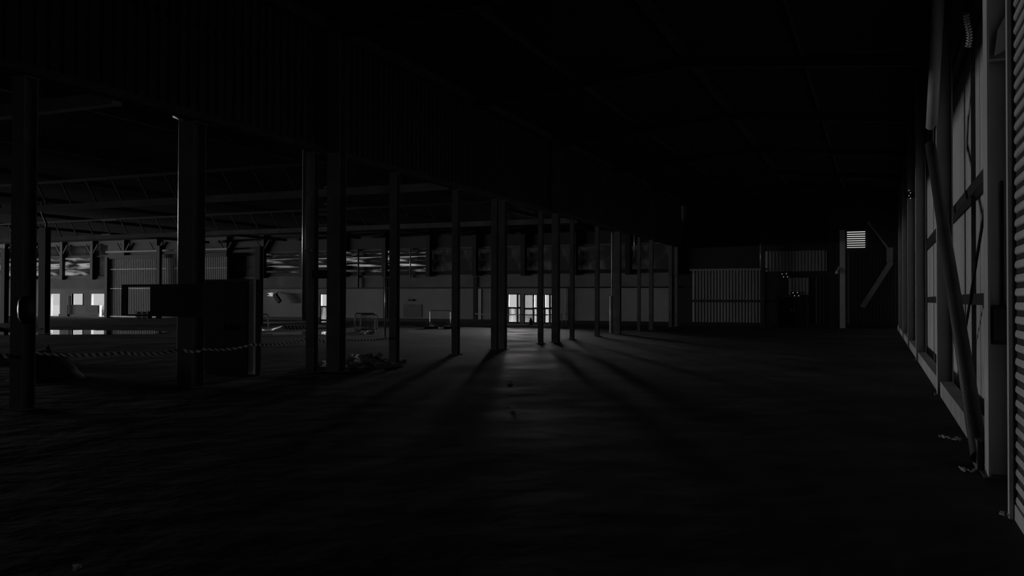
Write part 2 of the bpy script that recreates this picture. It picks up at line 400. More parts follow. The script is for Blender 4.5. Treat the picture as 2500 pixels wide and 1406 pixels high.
dB2 = (onY(1302, YB), h_dB[1], 0, h_dB[3]); glazed_door(4, dB2)
dC = (onY(1329, YB), onY(1342, YB), 0, h_dC[3]); glazed_door(5, dC)
dC2 = (onY(1342, YB), h_dC[1], 0, h_dC[3]); glazed_door(9, dC2, .52, 'film', 'film')
dC0 = (h_dC[0], onY(1329, YB), 0, h_dC[3]); glazed_door(6, dC0, .5, 'film', 'film')
glazed_door(7, h_d0)
for (x0, x1, z0, z1) in W:
    area('daylight_portal', ((x0 + x1) / 2, YB + .3, (z0 + z1) / 2), (math.radians(-90), 0, 0), x1 - x0, z1 - z0, 1, True)
# bars in the left-hand openings
struct('window_90', MB().box(h_l2[0] - .05, h_l2[0], YB - .02, YB + .2, h_l2[2], h_l2[3]).box(h_l2[1], h_l2[1] + .05, YB - .02, YB + .2, h_l2[2], h_l2[3]).box(h_l2[0] - .05, h_l2[1] + .05, YB - .04, YB + .2, h_l2[2] - .06, h_l2[2]), 'fascia')

# ------------------------------------------------------------------ roof steel
def girder(Y, x0, x1, label):
    t = thing('lattice_girder', ((x0 + x1) / 2, Y, 5.06), label, 'girder', 'lattice girders over the long hall')
    MB().box(x0, x1, Y - .1, Y + .1, 5.06, 5.28).build('bottom_chord', 'beam', t)
    MB().box(x0, x1, Y - .06, Y + .06, 6.1, 6.2).build('top_chord', 'black', t)
    x = x1 - .4
    while x > x0 + 1:
        MB().bar((x, Y, 5.28), (x - .55, Y, 6.12), .06, .06).build('diagonal', 'black', t); x -= 1.3
    return t
girder(11.0, -75, XA - .15, 'nearest pale lattice girder, high at the upper left of the long hall')
girder(23.4, -75, XA - .15, 'middle lattice girder crossing the long hall behind the second column')
girder(35.7, -75, XA - .15, 'farthest lattice girder, just above the lit back wall panes')
def beam(name, p, q, w_, h_, m, label, cat='beam', group=None):
    mid = (Vector(p) + Vector(q)) / 2
    return MB().bar(p, q, w_, h_).build(name, m, loc=mid, label=label, cat=cat, group=group)
for x, wd in ((-18, 'rightmost'), (-24, 'second from the right'), (-30, 'third from the right'), (-37, 'fourth from the right'), (-44, 'fifth from the right'), (-52, 'leftmost')): beam('purlin', (x, -12, 6.45), (x, YB - .3, 6.45), .1, .2, 'steel', 'dark purlin under the flat roof of the long hall, ' + wd, 'purlin', 'purlins of the long hall')
beam('lintel_beam', (XA, -13, 5.2), (XA, YB, 5.2), .16, .14, 'steel', 'dark lintel beam along the foot of the corrugated partition')
beam('eaves_beam', (XA + .1, -13, 8.1), (XA + .1, YB, 8.1), .2, .25, 'steel', 'dark eaves beam on top of the tall columns between the halls')
beam('ridge_beam', (-5.1, -13, 8.75), (-5.1, YB, 8.75), .15, .25, 'steel', 'dark ridge beam high over the right hall')
for i in range(8):
    Y = 1.6 + 7.7 * i
    t = thing('roof_rafter', (-5.1, Y, 8.1), '%s dark pitched rafter crossing the roof of the right hall' % ['first', 'nearest seen', 'third', 'fourth', 'fifth', 'sixth', 'seventh', 'farthest'][i], 'rafter', 'rafters of the right hall')
    MB().bar((XA + .2, Y, 7.95), (-5.1, Y, 8.55), .15, .3).build('left_half', 'steel', t)
    MB().bar((-5.1, Y, 8.55), (1.1, Y, 7.95), .15, .3).build('right_half', 'steel', t)
for x, z, wd in ((-8.6, 8.35, 'left'), (-1.9, 8.3, 'right')): beam('purlin', (x, -13, z + .12), (x, YB, z + .12), .08, .16, 'steel', 'dark purlin under the %s slope of the right hall roof' % wd, 'purlin', 'purlins of the right hall')

# ------------------------------------------------------------------ columns
def column(px, X, wid, dep, top, label, m='colA', axis='y', group=None, Y=None, base=True):
    Y = onX(px, X) if Y is None else Y
    t = thing('steel_column', (X, Y, 0), label, 'column', group)
    MB().ibeam(X, Y, .02, top, dep if axis == 'y' else wid, wid if axis == 'y' else dep, .02, .014, axis).build('shaft', m, t)
    if base:
        MB().box(X - wid / 2 - .06, X + wid / 2 + .06, Y - dep / 2 - .06, Y + dep / 2 + .06, 0, .02).build('base_plate', m, t)
        MB().box(X - wid / 2 - .02, X + wid / 2 + .02, Y - dep / 2 - .02, Y + dep / 2 + .02, top, top + .02).build('cap_plate', m, t)
    return t
g = 'columns between the two halls'
column(57, XA - .1, .26, .24, 5.08, 'nearest steel column at the left edge of the photo, with a thin pipe', group=g)
column(468, XA - .2, .34, .34, 5.08, 'steel column carrying the open frame board, beside the black cabinet', group=g)
column(762, XA - .1, .2, .2, 5.08, 'steel column with a pale pipe on its left, right of the black cabinet', group=g)
column(821, XA + .25, .34, .3, 8.0, 'tallest wide steel column, left of the middle of the photo', group=g)
column(963, XA, .2, .22, 5.08, 'steel column standing right of the dark crowd barrier', group=g)
column(1113, XA, .19, .2, 5.08, 'lone steel column in front of the pale wall, left of the lit doors', group=g)
column(1208, XA, .2, .2, 5.08, 'left one of the paired steel columns beside the brightest door', group=g)
column(1227, XA + .1, .24, .24, 5.08, 'right one of the paired steel columns beside the brightest door', group=g)
column(1320, XA, .17, .18, 5.08, 'thin steel column silhouetted against the middle lit door', group=g)
column(1357, XA + .2, .26, .28, 8.0, 'tall steel column silhouetted at the right end of the lit doors', group=g)
column(1397, XA, .16, .18, 5.08, 'steel column just right of the lit doors, before the white trestle', group=g)
column(1458, XA, .18, .18, 5.08, 'steel column between the lit doors and the pale downpipe', group=g)
column(1508, XA, .3, .3, 5.08, 'steel column directly behind the brightest downpipe, right of the doors', group=g)
column(1560, XA, .16, .18, 5.08, 'slim far column, first to the right of the brightest downpipe', group=g)
column(1590, XA, .22, .22, 8.0, 'far column reaching the roof, second right of the brightest downpipe', group=g)
column(1637, XA, .2, .2, 5.08, 'last but one far column before the right hall end wall', group=g)
column(1651, XA, .2, .2, 5.08, 'farthest column of the row, near the end wall of the right hall', group=g)
g2 = 'columns inside the long hall'
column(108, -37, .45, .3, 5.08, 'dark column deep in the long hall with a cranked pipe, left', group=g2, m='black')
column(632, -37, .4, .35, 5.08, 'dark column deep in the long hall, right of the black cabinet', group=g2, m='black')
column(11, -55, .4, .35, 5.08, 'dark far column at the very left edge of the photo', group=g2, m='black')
# full-height back wall columns
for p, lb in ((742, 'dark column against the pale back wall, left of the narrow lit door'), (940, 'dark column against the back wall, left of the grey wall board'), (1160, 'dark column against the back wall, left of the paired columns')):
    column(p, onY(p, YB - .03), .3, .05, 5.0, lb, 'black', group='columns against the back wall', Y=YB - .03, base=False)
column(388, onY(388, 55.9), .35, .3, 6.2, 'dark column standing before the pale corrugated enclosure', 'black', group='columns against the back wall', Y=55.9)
# tall posts of the far end wall
column(1862, onY(1862, YB - .3), .26, .26, 8.0, 'dark tall column on the end wall, left of the dark double door', 'steel', Y=YB - .35)
column(2057, onY(2057, YB - .4), .3, .26, 6.0, 'pale tall column on the end wall, below the louvred vent', 'colR', Y=YB - .45)
column(2030, onY(2030, YB - .4), .3, .26, 8.0, 'dark tall column on the end wall, beside the pale one', 'black', Y=YB - .45)
# right wall columns (web towards the camera, inner flange towards the hall)
g3 = 'columns along the right wall'
rc = [(9.53, 'nearest large steel column on the right, beside the roller shutter'), (17.3, 'second column of the right wall, behind the slanting brace tube'), (26.8, 'third column of the right wall, beyond the kerb'),
      (34.4, 'fourth column of the right wall, half way down the hall'), (42.0, 'fifth column of the right wall, before the last one'), (50.0, 'farthest column of the right wall, near the end wall')]
for Y, lb in rc:
    t = thing('wall_column', (1.09, Y, 0), lb, 'column', g3)
    MB().ibeam(1.09, Y, .02, 8.05, .26, .34 if Y < 12 else .26, .02, .014, 'x').build('shaft', 'colR', t)
    MB().box(.92, 1.28, Y - .22, Y + .22, 0, .02).build('base_plate', 'steel', t)
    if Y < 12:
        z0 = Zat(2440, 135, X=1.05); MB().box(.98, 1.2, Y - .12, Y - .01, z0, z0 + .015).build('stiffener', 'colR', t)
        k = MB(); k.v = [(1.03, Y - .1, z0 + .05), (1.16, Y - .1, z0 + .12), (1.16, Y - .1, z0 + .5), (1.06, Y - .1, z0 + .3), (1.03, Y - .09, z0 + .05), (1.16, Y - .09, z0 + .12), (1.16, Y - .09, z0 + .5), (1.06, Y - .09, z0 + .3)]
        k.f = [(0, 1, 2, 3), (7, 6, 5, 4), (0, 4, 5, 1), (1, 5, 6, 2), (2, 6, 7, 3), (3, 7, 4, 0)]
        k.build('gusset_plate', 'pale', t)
# girts, kerb and rail of the right wall
for i, (z, lb) in enumerate(((1.72, 'lower dark girt along the right wall cladding'), (3.35, 'upper dark girt along the right wall cladding'), (6.0, 'topmost dark girt along the right wall cladding'))):
    beam('wall_girt', (XR - .13, 8.2, z), (XR - .13, YB - .6, z), .12, .16, 'black', lb, 'girt')
for y, wd in ((12.3, 'nearest'), (14.8, 'second nearest'), (21, 'third'), (29, 'farthest')): beam('wall_stud', (XR - .12, y, 0.02), (XR - .12, y, 8), .05, .06, 'steel', wd + ' dark upright stud between girts of the right wall', 'stud', 'studs of the right wall')
for (a, b2, nm) in ((9.75, 17.1, 61), (17.5, 26.6, 62), (27.0, 55, 63)):
    struct('baseboard_right_%d' % (nm - 60), MB().box(1.0, 1.2, a, b2, 0, .26), 'conc')
# bracing tubes
t = thing('brace_tube', (1.0, 9.9, 0), 'thick dark brace tube leaning from the near column foot up to the second column', 'brace')
pA = (.93, 9.84, .12); pB = (.85, 16.9, 4.45)
MB().tube([pA, pB], .085, 16).build('lower_tube', 'steel', t, smooth=True)
MB().box(.90, .955, 9.74, 10.2, 0, .3).build('foot_plate', 'steel', t)
t2 = thing('brace_tube', (1.0, 16.6, 4.5), 'pale brace tube rising steeply above the leaning tube', 'brace')
MB().tube([(.85, 16.6, 4.72), (.86, 15.9, 5.4), (.86, 13.0, 7.9)], .09, 16).build('upper_tube', 'pale', t2, smooth=True)
MB().bar((.9, 16.9, 4.3), (.9, 16.6, 4.85), .03, .3).build('joint_plate', 'steel', t2)
beam('diagonal_brace', (XR - .215, 10.6, 3.9), (XR - .215, 16.5, .4), .03, .06, 'black', 'flat dark strap crossing low behind the leaning tube', 'brace')
# roller shutter
sh = thing('roller_shutter', (1.05, 5, 0), 'closed roller shutter with broad horizontal slats at the right edge', 'shutter')
c = MB(); n = 56
for i in range(n):
    z0 = .12 + i * .1075
    k = len(c.v)
    for (dx, dzz) in ((.004, 0), (-.010, .012), (-.012, .035), (-.004, .062)):
        c.v += [(.985 + dx, 2.0, z0 + dzz), (.985 + dx, 7.70, z0 + dzz)]
    for j in range(3): c.f.append((k + 2 * j, k + 2 * j + 1, k + 2 * j + 3, k + 2 * j + 2))
c.build('curtain', 'shutter', sh)
MB().box(.986, .992, 2.0, 7.70, .12, 6.15).build('slat_joints', 'black', sh)
MB().box(.965, 1.02, 2.0, 7.70, .0, .12).build('bottom_rail', 'shutter', sh)
for y in (7.70, 1.95): MB().box(.93, .957, y, y + .09, 0, 6.2).box(.957, 1.1, y + .06, y + .09, 0, 6.2).build('guide_rail', 'colR', sh)
MB().box(.9, 1.3, 1.9, 7.8, 6.2, 6.75).build('shutter_box', 'steel', sh)
b = thing('switch_box', (1.1, 9.45, 1.2), 'black switch box fixed low on the nearest right column', 'box')
zt, zb = Zat(2440, 745, X=1.02), Zat(2440, 845, X=1.02)
MB().box(1.0, 1.19, 9.4, 9.515, zb, zt).build('case', 'black', b)
MB().box(1.01, 1.18, 9.39, 9.4, zb + .04, zt - .04).build('cover', 'steel', b)
MB().tube([(1.1, 9.49, zt), (1.1, 9.49, zt + 1.2)], .012, 8).build('cable', 'black', b)
# ribbed hose hanging high by the right wall
h = thing('ribbed_hose', atX(2363, 115, 1.1), 'ribbed black hose with shiny rings hanging high beside the nearest column', 'hose')
p0 = atX(2363, 115, 1.1); p1 = atX(2363, 33, 1.1); pts = []; rr = []
for i in range(49):
    f = i / 48; pts.append(p0.lerp(p1, f) + Vector((.02 * math.sin(f * 5), 0, 0))); rr.append(.03 + .013 * math.sin(i * math.pi / 2.0))
MB().tube(pts, rr, 12).build('hose_body', 'galv', h, smooth=True)
MB().tube([p1, p1 + Vector((.1, .1, 1.2)), p1 + Vector((.25, .2, 2.2))], .035, 10).build('hose_tail', 'black', h)

# ------------------------------------------------------------------ pipes
def pipe(name, pts, r, m, label, cat='pipe', brackets=(), group=None):
    pts = [Vector(p) for p in pts]; lo = min(pts, key=lambda q: q.z)
    t = thing(name, lo, label, cat, group)
    MB().tube(pts, r, 14).build('tube', m, t, smooth=True)
    for z, ln in brackets:
        a = pts[0]; MB().box(a.x, a.x + ln, a.y - .02, a.y + .02, z, z + .03).build('bracket', 'galv', t)
    return t
def vp(px, X, y0, y1): a = atX(px, y0, X); b = atX(px, y1, X); Y = a.y; return [(X, Y, b.z), (X, Y, a.z)]
P = vp(442, XA - .46, 292, 930); P[0] = (P[0][0], P[0][1], .05); e = atX(427, 272, XA - .75)
pipe('downpipe', P + [(XA - .75, e.y, P[1][2] + .12)], .045, 'galv', 'pale downpipe with an elbow at its head, left of the frame-board column', group='downpipes')
P = vp(744, XA - .15, 360, 783); pipe('downpipe', P, .05, 'galv', 'pale downpipe reaching from the partition down, second from left', brackets=((2.8, .2), (4.1, .2)), group='downpipes')
P = vp(802, XA - .05, 365, 768); pipe('downpipe', P, .022, 'galv', 'thin pipe with short rungs just left of the tallest column', brackets=((3.95, -.12), (4.35, -.12), (3.7, -.4), (3.45, -.35), (3.2, -.35)), group='downpipes')
P = vp(1495, XA - .1, 568, 812); P[0] = (P[0][0], P[0][1], 1.85)
tp = pipe('downpipe', P, .055, 'pale', 'brightest downpipe with a wider sleeve below, right of the lit doors', group='downpipes')
MB().tube([(P[0][0] - .03, P[0][1], .05), (P[0][0] - .03, P[0][1], 1.88)], .11, 14).build('sleeve', 'pale', tp, smooth=True)
P = vp(106, -37.4, 712, 800); P[0] = (P[0][0], P[0][1], .0); pipe('downpipe', P, .13, 'galv', 'pale lower pipe sleeve on the dark column with the cranked pipe', group='downpipes')
a = atX(101, 478, -37.28); bb = atX(103, 521, -37.28); cc = atX(113, 545, -37.28)
pipe('cranked_pipe', [(a.x, cc.y, 3.0), (a.x, cc.y, cc.z), (a.x, bb.y, bb.z), (a.x, bb.y, a.z)], .05, 'steel', 'thin cranked pipe on the upper part of the dark column, far left')
P = vp(6, -55.5, 716, 783); P[0] = (P[0][0], P[0][1], .0); pipe('downpipe', P, .1, 'galv', 'pale pipe on the far column at the left edge', group='downpipes')
P = vp(941, XA - 8, 640, 790); pipe('downpipe', [(P[0][0], P[0][1], .01), P[1]], .035, 'galv', 'thin wavering pipe left of the column by the dark crowd barrier', group='downpipes')
P = vp(51, XA - .18, 320, 720); pipe('thin_conduit', P, .018, 'galv', 'thin bright conduit on the nearest left column')
a = atX(1549, 560, XA + .12); b2 = atX(1549, 626, XA + .12); pipe('hanging_conduit', [(a.x, a.y, b2.z), (a.x, a.y, 5.4)], .03, 'galv', 'thin conduit hanging from the partition foot among the far columns')
p1_, p2_ = atY(875, 608, YB - .12), atY(875, 705, YB - .12)
pipe('wall_pipe', [p2_, p1_], .06, 'black', 'thin dark pipe crossing the streaky panes above the dark barrier')
p1_, p2_ = atY(1002, 605, YB - .15), atY(1002, 678, YB - .15)
pipe('wall_pipe', [p2_, p1_], .05, 'galv', 'short pale pipe over the panes above the grey wall board')
p1_, p2_ = atY(1857, 590, YB - .6), atY(1857, 660, YB - .6)
pipe('wall_pipe', [p2_, p1_], .035, 'galv', 'thin bright pipe on the tall end wall column left of the double door')  # rod standing for the bright edge of the column

# ------------------------------------------------------------------ cabinet, frame board, boxes
A = gnd(500, 917); Bq = gnd(610, 916); Yc = (A.y + Bq.y) / 2
cx0, cx1 = onY(500, Yc), onY(608, Yc); zt = Zat(555, 682, Y=Yc)
cb = thing('electrical_cabinet', ((cx0 + cx1) / 2, Yc, 0), 'tall black electrical cabinet with a pale right edge, left foreground', 'cabinet')
MB().box(cx0, cx1, Yc, Yc + .4, .08, zt - .04).build('body', 'black', cb)
MB().box(cx0 - .0, cx1 + .0, Yc + .03, Yc + .37, 0, .08).build('plinth', 'black', cb)
MB().box(cx0 - .03, cx1 + .03, Yc - .03, Yc + .43, zt - .04, zt).build('top_cover', 'steel', cb)
xm = (cx0 + cx1) / 2
for a_, b_ in ((cx0 + .02, xm - .005), (xm + .005, cx1 - .02)):
    d_ = MB().box(a_, b_, Yc - .02, Yc, .12, zt - .08).build('door', 'black', cb)
    hx = xm - .05 if a_ < xm - .1 else xm + .05
    MB().box(hx - .012, hx + .012, Yc - .04, Yc - .02, 1.0, 1.15).build('handle', 'steel', d_)
MB().box(cx1, onY(620, Yc), Yc - .01, Yc + .06, .05, zt + .0).build('edge_strip', 'whitep', cb)  # white colour carries the light caught along this edge
Yf = onX(468, XA - .2) - .26
def fx(p): return onY(p, Yf)
def fz(q): return Zat(400, q, Y=Yf)
fb = thing('frame_board', ((fx(302) + fx(500)) / 2, Yf, fz(772)), 'black board with an open square frame fixed across a column at head height', 'board')
MB().holes(fx(302), fx(374), Yf - .05, Yf, fz(772), fz(694), [(fx(313), fx(372), fz(768), fz(700))]).build('open_frame', 'black', fb)
MB().box(fx(374), fx(500), Yf - .08, Yf, fz(772), fz(694)).build('panel', 'black', fb)
MB().box(fx(455), fx(470), Yf, Yf + .12, fz(760), fz(705)).build('bracket', 'black', fb)
q0, q1 = atX(764, 680, XA + .05), atX(800, 662, XA + .05)
sb = thing('sign_box', (XA + .1, q0.y, q0.z), 'small dark sign box between the pale downpipe column and the tallest column', 'sign')
MB().box(onY(764, q0.y), onY(798, q0.y), q0.y - .03, q0.y + .05, q0.z, q1.z).build('case', 'black', sb)
MB().box(onY(768, q0.y), onY(794, q0.y), q0.y - .035, q0.y - .03, q0.z + .03, q1.z - .03).build('face', 'dull', sb)
bg2 = thing('sack', atX(64, 790, XA + .12), 'crumpled dark sack tied to the nearest left column', 'sack')
s_ = MB(); cpt = Vector((XA + .12, onX(64, XA + .12), 0)); pts = []; rr = []
for z_, r_ in ((Zat(57, 790, X=XA - .1), .05), (Zat(57, 775, X=XA - .1), .11), (Zat(57, 755, X=XA - .1), .12), (Zat(57, 735, X=XA - .1), .11), (Zat(57, 722, X=XA - .1), .05)): pts.append((cpt.x, cpt.y, z_)); rr.append(r_)
s_.tube(pts, rr, 12).build('sack_body', 'tarp', bg2, smooth=True)

# added dark cases whose emissive dots stand in for bright reflective specks
def add_glints(px, py, Y, label, vert=False):
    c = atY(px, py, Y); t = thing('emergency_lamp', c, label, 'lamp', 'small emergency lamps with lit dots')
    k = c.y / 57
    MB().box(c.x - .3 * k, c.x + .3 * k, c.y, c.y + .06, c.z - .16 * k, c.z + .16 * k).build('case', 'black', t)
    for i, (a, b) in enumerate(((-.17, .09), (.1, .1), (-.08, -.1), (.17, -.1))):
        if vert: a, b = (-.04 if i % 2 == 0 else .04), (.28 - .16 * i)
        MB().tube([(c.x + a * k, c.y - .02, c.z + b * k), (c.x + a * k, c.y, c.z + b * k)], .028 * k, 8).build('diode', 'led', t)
add_glints(1916, 672, YB - .1, 'small emergency lamp above the far double door, higher one')
add_glints(1943, 718, YB - .12, 'small emergency lamp on the lintel of the far double door')
add_glints(2221, 476, 34.2, 'small emergency lamp high by the right wall columns', True)
# floodlight under the ledge on the back wall
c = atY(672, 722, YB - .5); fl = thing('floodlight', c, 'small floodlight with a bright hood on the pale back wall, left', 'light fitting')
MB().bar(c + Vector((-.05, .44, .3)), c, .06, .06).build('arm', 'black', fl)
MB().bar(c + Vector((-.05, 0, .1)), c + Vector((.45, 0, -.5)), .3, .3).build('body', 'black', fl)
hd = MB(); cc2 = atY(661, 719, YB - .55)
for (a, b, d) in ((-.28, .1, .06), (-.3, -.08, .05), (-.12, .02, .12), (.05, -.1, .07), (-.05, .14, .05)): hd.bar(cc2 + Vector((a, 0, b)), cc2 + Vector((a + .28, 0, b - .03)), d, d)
hd.build('lit_reflector', 'led', fl)  # emission stands in for a sun glint on the hood
c = atY(2043, 664, YB - .7); t = thing('wall_lamp', c, 'small pale bracket lamp on the pale end wall column', 'light fitting')
MB().bar(c, c + Vector((.15, .2, .35)), .08, .08).build('arm', 'galv', t); MB().tube([c + Vector((0, 0, -.1)), c + Vector((0, 0, .08))], [.1, .05], 10).build('shade', 'pale', t)  # pale bracket and cone standing in for a cluster of bright dots

# things on the back wall
def plate(name, p0, q0, p1, q1, Y, th, m, label, cat):
    x0, x1 = onY(p0, Y), onY(p1, Y); z1, z0 = Zat((p0 + p1) / 2, q0, Y=Y), Zat((p0 + p1) / 2, q1, Y=Y)
    return MB().box(x0, x1, Y - th, Y, max(z0, .0), z1).build(name, m, loc=((x0 + x1) / 2, Y, max(z0, 0)), label=label, cat=cat)
plate('wall_board', 985, 743, 1030, 775, YB - .002, .015, 'board', 'grey square board fixed on the pale back wall', 'board')
plate('wall_fitting', 997, 730, 1010, 735, YB - .002, .05, 'black', 'small dark fitting on the wall above the grey board', 'fitting')
plate('wall_board', 209, 746, 240, 763, YB - .002, .02, 'board', 'low grey board beneath the far left window corner', 'board')
plate('wall_duct', 1167, 705, 1175, 783, YB - .002, .03, 'whitep', 'pale upright flat duct on the back wall left of the paired columns', 'duct')
plate('leaning_board', 157, 722, 166, 772, YB - .15, .06, 'black', 'narrow dark board leaning against the far left wall', 'board')
plate('vertical_duct', 1383, 700, 1388, 789, YB - .02, .1, 'galv', 'slim pale duct on the back wall right of the lit doors', 'duct')
# trestle right of the doors
c0, c1 = gnd(1366, 797), gnd(1390, 797)
t = thing('trestle_table', ((c0.x + c1.x) / 2, c0.y, 0), 'small white trestle table right of the lit doors', 'table')
zt = Zat(1375, 766, Y=c0.y); MB().box(c0.x, c1.x - .15, c0.y, c0.y + .4, zt, zt + .05).build('top', 'paper', t)
for x in (c0.x + .05, c1.x - .2): MB().bar((x, c0.y + .2, zt), (x + .05, c0.y + .2, 0), .05, .05).build('leg', 'galv', t)

# ------------------------------------------------------------------ barriers
def barrier(p0, p1, qt, qb, m, label, full=True):
    a, b = gnd(p0, qb), gnd(p1, qb); Y = (a.y + b.y) / 2; x0, x1 = onY(p0, Y), onY(p1, Y); z1 = Zat((p0 + p1) / 2, qt, Y=Y)
    t = thing('crowd_barrier', ((x0 + x1) / 2, Y, 0), label, 'barrier', 'tubular crowd barriers')
    rad = .12; pts = [(x0, Y, .12)]
    for i in range(6): q = math.pi - i * math.pi / 10; pts.append((x0 + rad + rad * math.cos(q), Y, z1 - rad + rad * math.sin(q)))
    for i in range(6): q = math.pi / 2 - i * math.pi / 10; pts.append((x1 - rad + rad * math.cos(q), Y, z1 - rad + rad * math.sin(q)))
    pts += [(x1, Y, .12), (x0, Y, .12)]
    MB().tube(pts, .028, 8).build('frame', m, t)
    x = x0 + .12
    while full and x < x1 - .05:
        MB().tube([(x, Y, .12), (x, Y, z1 - .03)], .012, 6).build('upright', m, t); x += .12
    for x in (x0 + .12, x1 - .12): MB().bar((x, Y - .3, .03), (x, Y + .3, .03), .05, .04).bar((x, Y, .03), (x, Y, .14), .04, .04).build('foot', m, t)
    return t
barrier(867, 915, 765, 812, 'black', 'dark crowd barrier of upright bars before the pale wall')
tt = barrier(872, 912, 768, 810, 'black', 'second dark crowd barrier stacked right behind the first'); tt.location.y += .35
barrier(1050, 1100, 758, 797, 'galv', 'pale open crowd barrier standing before the grey back wall', False)
barrier(600, 655, 767, 815, 'steel', 'rounded crowd barrier half hidden by a dark column', False)

# ------------------------------------------------------------------ barrier tape
def tape(pts, label, wdt=.05, per=.15, sag=.05, tilt=.0):
    pts = [Vector(p) for p in pts]; path = []
    for a, b in zip(pts, pts[1:]):
        n = max(8, int((b - a).length / .25))
        for i in range(n): f = i / n; path.append(a.lerp(b, f) - Vector((0, 0, sag * 4 * f * (1 - f))))
    path.append(pts[-1]); m = MB(); m.uv = []; s = 0; S_ = [0]
    for a, b in zip(path, path[1:]): s += (b - a).length; S_.append(s / per)
    for i, p in enumerate(path): tw = .35 * math.sin(i * .5) * wdt; m.v += [(p.x, p.y - tw, p.z - wdt / 2), (p.x, p.y + tw, p.z + wdt / 2)]
    for i in range(len(path) - 1):
        m.f.append((2 * i, 2 * i + 2, 2 * i + 3, 2 * i + 1)); m.uv += [(S_[i], 0), (S_[i + 1], 0), (S_[i + 1], .5), (S_[i], .5)]
    mid = path[len(path) // 2]
    o = m.build('barrier_tape', 'tape', loc=mid, label=label, cat='tape', group='striped barrier tapes')
    sol = o.modifiers.new('thickness', 'SOLIDIFY'); sol.thickness = .002
    return o
def tp(px, py, X): return atX(px, py, X)
tape([tp(0, 866, XA - .3), tp(57, 858, XA - .3), tp(300, 861, XA - .3), tp(432, 854, XA - .3)], 'striped barrier tape strung low across the left foreground columns')
tape([tp(445, 853, XA + .06), tp(500, 852, XA + .12), tp(615, 841, XA + .25), tp(746, 828, XA + .08)], 'striped barrier tape from the cabinet to the second downpipe')
tape([tp(772, 829, XA - .2), tp(810, 828, XA - .2), tp(960, 824, XA - .2)], 'striped barrier tape sagging behind the tallest column')
def at_h(px, py, h): return gnd(px, py, h)
tape([at_h(640, 806, .4), at_h(690, 797, .45), at_h(770, 793, .5)], 'far striped barrier tape starting at the rounded crowd barrier', .09, .17)
tape([at_h(690, 799, .5), at_h(745, 801, .45), at_h(880, 795, .5)], 'far striped barrier tape tied near the dark crowd barrier', .08, .16)
tape([at_h(965, 788, .22), at_h(1113, 788, .22), at_h(1240, 786, .22)], 'finely striped tape along the foot of the pale back wall', .13, .12, .01)
tape([at_h(1160, 766, .85), at_h(1270, 768, .85), at_h(1352, 768, .85)], 'striped tape stretched at waist height before the lit doors', .05, .15, .02)
tape([at_h(0, 804, .8), at_h(50, 804, .8), at_h(104, 806, .75)], 'striped tape at the far left behind the nearest column', .12, .8, .02)

# ------------------------------------------------------------------ floor things
def blob(name, outline_px, h, m, label, cat, jag=.15, th=.006):
    P_ = [gnd(*q) for q in outline_px]; c = sum(P_, Vector()) / len(P_); pts = []
    n = len(P_)
    for i in range(n):
        a, b = P_[i], P_[(i + 1) % n]; L = (b - a).length; k = max(2, int(L / .5))
        for j in range(k):
            p = a.lerp(b, j / k); p += (p - c).normalized() * (noise.noise(p * .8) * jag * 2); pts.append(p)
    mb = MB(); n = len(pts)
    mb.v = [(p.x, p.y, th) for p in pts] + [(p.x, p.y, .0005) for p in pts]
    mb.f = [tuple(range(n))] + [(i, i + n, (i + 1) % n + n, (i + 1) % n) for i in range(n)]
    return mb.build(name, m, loc=(c.x, c.y, 0), label=label, cat=cat)
blob('puddle', [(-40, 806), (60, 805), (250, 806), (400, 808), (390, 815), (250, 817), (120, 817), (-40, 818)], 0, 'water', 'long shallow puddle mirroring the far left windows', 'puddle', .5)
blob('puddle', [(650, 812), (740, 810), (830, 809), (860, 812), (830, 816), (740, 817), (660, 818)], 0, 'water', 'narrow puddle across the floor before the narrow lit door', 'puddle', .2)
blob('puddle', [(640, 785), (800, 783), (800, 787), (640, 790)], 0, 'water', 'thin far puddle along the foot of the back wall', 'puddle', .1)
def heap(name, px, py, rx, ry, hgt, m, label, cat, chunks=0, stuff=False, rough=.35):
    c = gnd(px, py); mb = MB(); n = 26; rings = 9
    mb.v.append((c.x, c.y, hgt * .97))
    for i in range(1, rings + 1):
        for j in range(n):
            t = 2 * math.pi * j / n; f = i / rings; x = rx * f * math.cos(t); y = ry * f * math.sin(t)
            z = hgt * (math.cos(f * math.pi) + 1) / 2; q = Vector((c.x + x, c.y + y, 0))
            z = max(0.0, z * (1 + rough * noise.noise(q * 2.2)) + .12 * hgt * noise.noise(q * 6) * (f < .99)) if i < rings else 0.0
            mb.v.append((q.x, q.y, z))
    for j in range(n): mb.f.append((0, 1 + j, 1 + (j + 1) % n))
    for i in range(rings - 1):
        for j in range(n): a = 1 + i * n; mb.f.append((a + j, a + n + j, a + n + (j + 1) % n, a + (j + 1) % n))
    for _ in range(chunks):
        t = random.uniform(0, 6.28); f = math.sqrt(random.random()); s_ = random.uniform(.04, .14)
        p = Vector((c.x + rx * f * math.cos(t), c.y + ry * f * math.sin(t), hgt * (math.cos(f * math.pi) + 1) / 2 * .9 + s_ * .4))
        q = p + Vector((random.uniform(-1, 1), random.uniform(-1, 1), random.uniform(-.4, .4))).normalized() * s_ * 1.6
        mb.bar(p, q, s_, s_ * random.uniform(.4, 1), (random.random(), random.random(), 1))
    o = mb.build(name, m, loc=(c.x, c.y, 0), label=label, cat=cat)
    if stuff: o['kind'] = 'stuff'
    return o
heap('tarpaulin', 118, 925, .75, .8, .75, 'tarp', 'dark tarpaulin heap on the floor beside the nearest left column', 'tarpaulin')
heap('rubble', 885, 892, 1.1, 1.0, .25, 'rubble', 'low heap of broken rubble right of the tallest column', 'rubble', 60, True)
heap('rubble', 15, 885, .7, .7, .15, 'rubble', 'scattered rubble at the left edge under the tape', 'rubble', 30, True)
